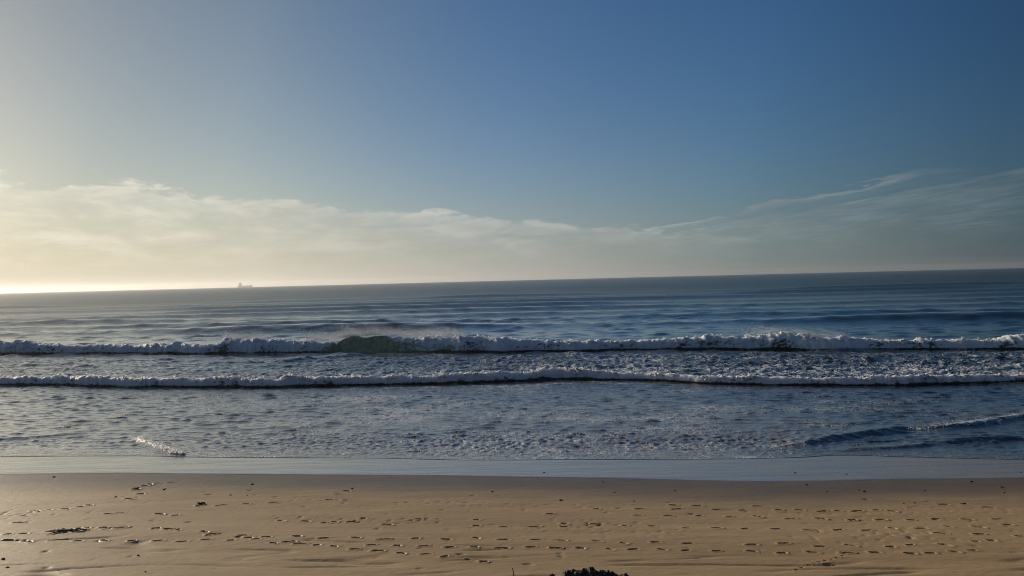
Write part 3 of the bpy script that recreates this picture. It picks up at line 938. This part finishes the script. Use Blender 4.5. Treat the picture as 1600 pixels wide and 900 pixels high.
def build_rock(name, outline, Y, depth, seed, label):
    """A craggy lump: ridge outline along its length, broken facets across it, closed underneath."""
    P = np.array([at_depth(px, py, Y) for px, py in outline])
    nu, nv = 70, 26
    x = np.linspace(P[0, 0], P[-1, 0], nu)
    top = np.interp(x, P[:, 0], P[:, 2])
    v = np.linspace(-1, 1, nv)
    X = np.repeat(x[:, None], nv, 1); Vv = np.repeat(v[None], nu, 0)
    Yg = Y + Vv * depth * (0.6 + 0.4 * np.sin(np.linspace(0.1, 3.0, nu)))[:, None]
    g = sandz0(X, Yg)
    hgt = np.maximum(top[:, None] - g, 0.02)
    dome = (1 - np.abs(Vv) ** 2.6) 
    crack = np.abs(gnoise(X * 5 + Yg * 2, Yg * 5 - X, seed))
    Z = g - 0.06 + (hgt + 0.06) * dome - 0.09 * np.exp(-(crack / 0.07) ** 2) * dome + 0.10 * fbm(X * 6, Yg * 6, seed + 3, 4, .6) * dome
    X = X + 0.05 * fbm(X * 7, Yg * 7, seed + 9, 3); Yg = Yg + 0.05 * fbm(X * 7, Yg * 7, seed + 13, 3)
    co = np.stack([X, Yg, Z], -1)
    bottom = co.copy(); bottom[:, :, 2] = g - 0.12
    q = grid_quads(nu, nv)
    allv = np.concatenate([co.reshape(-1, 3), bottom.reshape(-1, 3)])
    me = mesh_from(name, allv, np.concatenate([q[:, ::-1], q + nu * nv]))
    o = link(name, me, M_ROCK, smooth=False)
    return tag(o, label, 'rock')

def rock_material():
    m, t, b = new_mat('dark_rock')
    pos = t.n('ShaderNodeNewGeometry').outputs['Position']
    n = t.noise(pos, 9.0, 6, 0.65)
    v = t.n('ShaderNodeTexVoronoi', feature='DISTANCE_TO_EDGE')
    t.put(v.inputs['Vector'], pos); v.inputs['Scale'].default_value = 5.0
    c = t.mix(t.step(n, 0.35, 0.65), (.018, .014, .012), (.050, .037, .030))
    c = t.mix(t.m('MULTIPLY', t.step(v.outputs['Distance'], 0.0, 0.035, 1, 0), t.step(n, .45, .6)), c, (.26, .21, .17))
    t.put(b.inputs['Base Color'], c)
    b.inputs['Roughness'].default_value = 0.75
    t.put(b.inputs['Normal'], bump(t, n, 0.8, 0.03))
    return m
M_ROCK = rock_material()
M_WEED = plain('dry_weed', (.035, .026, .017), 0.8, 20, 0.5)
M_PEBBLE = plain('pebble_stone', (.065, .052, .042), 0.7, 30, 0.5, 0.004)

build_rock('rock', [(874, 904), (879, 895), (884, 892), (892, 893), (899, 892), (906, 891.5), (913, 890), (921, 888), (929, 889),
                    (934, 892.5), (940, 892), (948, 892.5), (955, 895), (963, 897), (970, 899), (978, 897.5), (984, 901)], 17.9, 0.32, 811,
           'dark craggy rock with pale veins at the lower edge of the beach')
build_rock('rock', [(855, 903), (858, 899), (862, 898), (867, 900), (870, 904)], 17.95, 0.10, 821,
           'small dark stone just left of the big craggy rock')

def tube(pts, rads, n=7):
    co, q = [], []
    for i, (p, r) in enumerate(zip(pts, rads)):
        p = np.array(p)
        d = np.array(pts[min(i + 1, len(pts) - 1)]) - np.array(pts[max(i - 1, 0)])
        d = d / (np.linalg.norm(d) + 1e-9)
        e1 = np.cross(d, (0.3, 1, 0.2)); e1 /= np.linalg.norm(e1)
        e2 = np.cross(d, e1)
        for k in range(n):
            t = 2 * math.pi * k / n
            co.append(p + r * (math.cos(t) * e1 + math.sin(t) * e2))
    for i in range(len(pts) - 1):
        for k in range(n):
            q.append((i * n + k, i * n + (k + 1) % n, (i + 1) * n + (k + 1) % n, (i + 1) * n + k))
    return np.array(co), np.array(q)

# thin twig standing up out of the sand
base = at_depth(802.5, 912, 18.0); tip = at_depth(800.2, 887.5, 18.0)
gz = float(sandz0(np.array([base[0]]), np.array([18.0]))[0])
base = base * 0.5 + tip * 0.5; base[2] = gz - 0.05
pts = [base * (1 - k) + tip * k + np.array((0.03 * math.sin(k * 3), 0, 0)) for k in np.linspace(0, 1, 9)]
c_, q_ = tube(pts, np.linspace(0.019, 0.008, 9))
side = [pts[3], pts[3] + np.array((-.05, .02, .06)), pts[3] + np.array((-.085, .03, .09))]
c2_, q2_ = tube(side, [0.008, 0.006, 0.003])
twig = link('twig', mesh_from('twig', np.concatenate([c_, c2_]), np.concatenate([q_, q2_ + len(c_)])), M_WEED)
tag(twig, 'thin dark twig sticking up from the sand left of the craggy rock', 'twig')

# strands of dry seaweed
def seaweed(px, py, length, n, seed, label):
    r = np.random.default_rng(seed)
    x, y, z = on_sand(px, py)
    cs, qs, k0 = [], [], 0
    for i in range(n):
        ang = r.normal(0.2, 0.7) + (math.pi if r.random() < 0.5 else 0)
        L = length * r.uniform(0.4, 1.0)
        p = []
        for k in np.linspace(0, 1, 8):
            xx = x + math.cos(ang) * L * k + r.normal(0, .012)
            yy = y + math.sin(ang) * L * k * 0.7 + r.normal(0, .012)
            zz = float(sandz0(np.array([xx]), np.array([yy]))[0]) + 0.022 + 0.05 * math.sin(k * 3.0) * r.random()
            p.append((xx, yy, zz))
        c, q = tube(p, np.linspace(0.026, 0.008, 8), 6)
        cs.append(c); qs.append(q + k0); k0 += len(c)
    o = link('seaweed', mesh_from('seaweed', np.concatenate(cs), np.concatenate(qs)), M_WEED)
    return tag(o, label, 'seaweed')
seaweed(313, 788, 0.24, 9, 5, 'dark tangle of washed up seaweed alone on the smooth sand')

seaweed(104, 830, 0.72, 14, 6, 'long flat strand of dark seaweed among footprints at the left')
seaweed(214, 764, 0.22, 5, 8, 'small dark strand of seaweed on the damp sand near the wet strip')
# dark pebbles and scraps of shell on the damp sand
PEB = [(1512.5, 735), (1595, 739), (1322.5, 741.5), (1242, 739.5), (1260, 757.5), (1518, 753), (1565, 761.5), (1342, 766), (1292, 768),
       (1507, 787), (1445, 767), (850, 739), (960, 769.5), (942, 753), (1055, 766.5), (990, 783), (84, 745.5), (181, 777), (394, 757),
       (386, 775), (360, 774), (256, 765.5), (258, 764), (227, 894), (216, 868), (5, 874), (550, 764), (1569, 770), (876, 782),
       (1412, 787), (1429, 786), (1418, 793), (1350, 768), (12, 887), (769, 768.5)]
def pebble_mesh(seed):
    r = np.random.default_rng(seed)
    nu, nv = 10, 7
    th = np.linspace(0, 2 * math.pi, nu, endpoint=False); ph = np.linspace(0.02, math.pi - 0.02, nv)
    T, P = np.meshgrid(th, ph)
    n = 1 + 0.45 * gnoise(np.cos(T) * 1.3 + seed, np.sin(T) * 1.3 + np.cos(P) * 1.5, seed)
    co = np.stack([np.cos(T) * np.sin(P) * n, np.sin(T) * np.sin(P) * n * 0.75, np.cos(P) * n * 0.55], -1)
    q = []
    for i in range(nv - 1):
        for k in range(nu):
            q.append((i * nu + k, (i + 1) * nu + k, (i + 1) * nu + (k + 1) % nu, i * nu + (k + 1) % nu))
    me = mesh_from('pebble', co, np.array(q))
    me.materials.append(M_PEBBLE)
    me.polygons.foreach_set('use_smooth', np.ones(len(me.polygons), bool))
    return me
PM = [pebble_mesh(900 + k) for k in range(4)]
PEBS = []
for k, (px, py) in enumerate(PEB):
    x, y, z = on_sand(px, py)
    o = bpy.data.objects.new('pebble', PM[k % 4])
    COL.objects.link(o)
    s = random.uniform(0.024, 0.05)
    o.location = (x, y, z + s * 0.3)
    o.scale = (s * 1.3, s, s)
    o.rotation_euler = (0, 0, random.uniform(-0.4, 0.4))
    zone = 0 if y > float(cW(np.array([x / (y + Y0)]))[0]) else (1 if py < 772 else 2)
    PEBS.append((zone, px, o))

ORD = 'first second third fourth fifth sixth seventh eighth ninth tenth eleventh twelfth thirteenth fourteenth fifteenth sixteenth seventeenth eighteenth nineteenth twentieth'.split()
ZONE = ('on the glassy wet strip', 'on damp sand below the wet strip', 'on the dry trodden sand')
for zi in range(3):
    row = sorted((q for q in PEBS if q[0] == zi), key=lambda q: q[1])
    for k, (_z, _p, o) in enumerate(row):
        which = 'leftmost there' if k == 0 else 'rightmost there' if k == len(row) - 1 else ORD[k] + ' from the left'
        tag(o, 'dark pebble ' + ZONE[zi] + ', ' + which, 'pebble', 'dark pebbles scattered over the beach')

# ------------------------------------------------------------------ cargo ship on the horizon
def poly_prism(pts, y0, y1):
    """A side outline in x, z given a width in y."""
    n = len(pts)
    co = [(x, y0, z) for x, z in pts] + [(x, y1, z) for x, z in pts]
    q = [(i, (i + 1) % n, n + (i + 1) % n, n + i) for i in range(n)]
    return co, q, n
def solid(name, pts, w, material, parent, off=0.0):
    me = bpy.data.meshes.new(name)
    co, q, n = poly_prism(pts, off - w / 2, off + w / 2)
    me.from_pydata(co, [], q + [tuple(range(n))[::-1], tuple(range(n, 2 * n))])
    me.update()
    me.materials.append(material)
    o = bpy.data.objects.new(name, me)
    COL.objects.link(o)
    o.parent = parent
    return o
M_HULL = plain('ship_hull_paint', (.10, .055, .05), 0.5, 0.05, 0.3)
M_WHITE = plain('ship_white_paint', (.55, .55, .52), 0.5)
M_GREY = plain('ship_grey_steel', (.22, .23, .23), 0.5)
D_SHIP = 8600.0
d = ray(383.5, 446.5)
sxp = d.x / d.y * D_SHIP
drop = (sxp ** 2 + D_SHIP ** 2) / (2 * R_EARTH)
ship = empty('cargo_ship', (sxp, D_SHIP, -drop))
tag(ship, 'hazy grey cargo ship far off on the horizon, wheelhouse at its left end', 'ship')
Ls = 21.5 / F * D_SHIP
h = Ls / 2
solid('hull', [(-h, 17), (-h + 2, 3), (-h + 8, -2), (h - 12, -2), (h - 5, 6), (h, 20), (h - 14, 19), (h - 16, 16), (-h + 40, 15), (-h + 38, 17)], 24, M_HULL, ship)
dk = solid('deckhouse', [(-h + 8, 17.5), (-h + 30, 17.5), (-h + 30, 33), (-h + 27, 33), (-h + 27, 41), (-h + 10, 41), (-h + 10, 33), (-h + 8, 33)], 20, M_WHITE, ship)
solid('bridge', [(-h + 20, 41.2), (-h + 40, 41.2), (-h + 40, 45), (-h + 20, 45)], 30, M_WHITE, ship)
solid('funnel', [(-h + 9, 41.3), (-h + 17, 41.3), (-h + 16, 52), (-h + 10, 52)], 8, M_GREY, ship)
solid('mast', [(-h + 26, 45.2), (-h + 28, 45.2), (-h + 27.4, 56), (-h + 26.6, 56)], 1.2, M_GREY, ship)
for k in range(4):
    x = -h + 52 + k * (Ls - 80) / 3.4
    solid('hatch_cover', [(x, 15.2), (x + 18, 15.2), (x + 17.5, 17.6), (x + 0.5, 17.6)], 18, M_GREY, ship)
solid('foremast', [(h - 11, 19.3), (h - 9.5, 19.3), (h - 9.8, 29), (h - 10.7, 29)], 1.2, M_GREY, ship)

# ------------------------------------------------------------------ the sea air
hz = bpy.data.meshes.new('haze')
x0, x1, y0, y1, z0, z1 = -12500, 12500, -600, 12000, -12.5, 60
co = [(x, y, z) for z in (z0, z1) for y in (y0, y1) for x in (x0, x1)]
hz.from_pydata(co, [], [(0, 2, 3, 1), (4, 5, 7, 6), (0, 1, 5, 4), (2, 6, 7, 3), (0, 4, 6, 2), (1, 3, 7, 5)])
hm = bpy.data.materials.new('sea_air')
hm.use_nodes = True
ht = hm.node_tree
ht.nodes.remove(ht.nodes['Principled BSDF'])
pv = ht.nodes.new('ShaderNodeVolumePrincipled')
pv.inputs['Density'].default_value = 0.74e-4
pv.inputs['Color'].default_value = (0.93, 0.92, 0.90, 1)
pv.inputs['Anisotropy'].default_value = 0.63
ht.links.new(pv.outputs[0], ht.nodes['Material Output'].inputs['Volume'])
hz.materials.append(hm)
ho = bpy.data.objects.new('haze', hz)
COL.objects.link(ho)
tag(ho, 'thin pale sea air that fades the far ship and horizon', 'haze', kind='stuff')
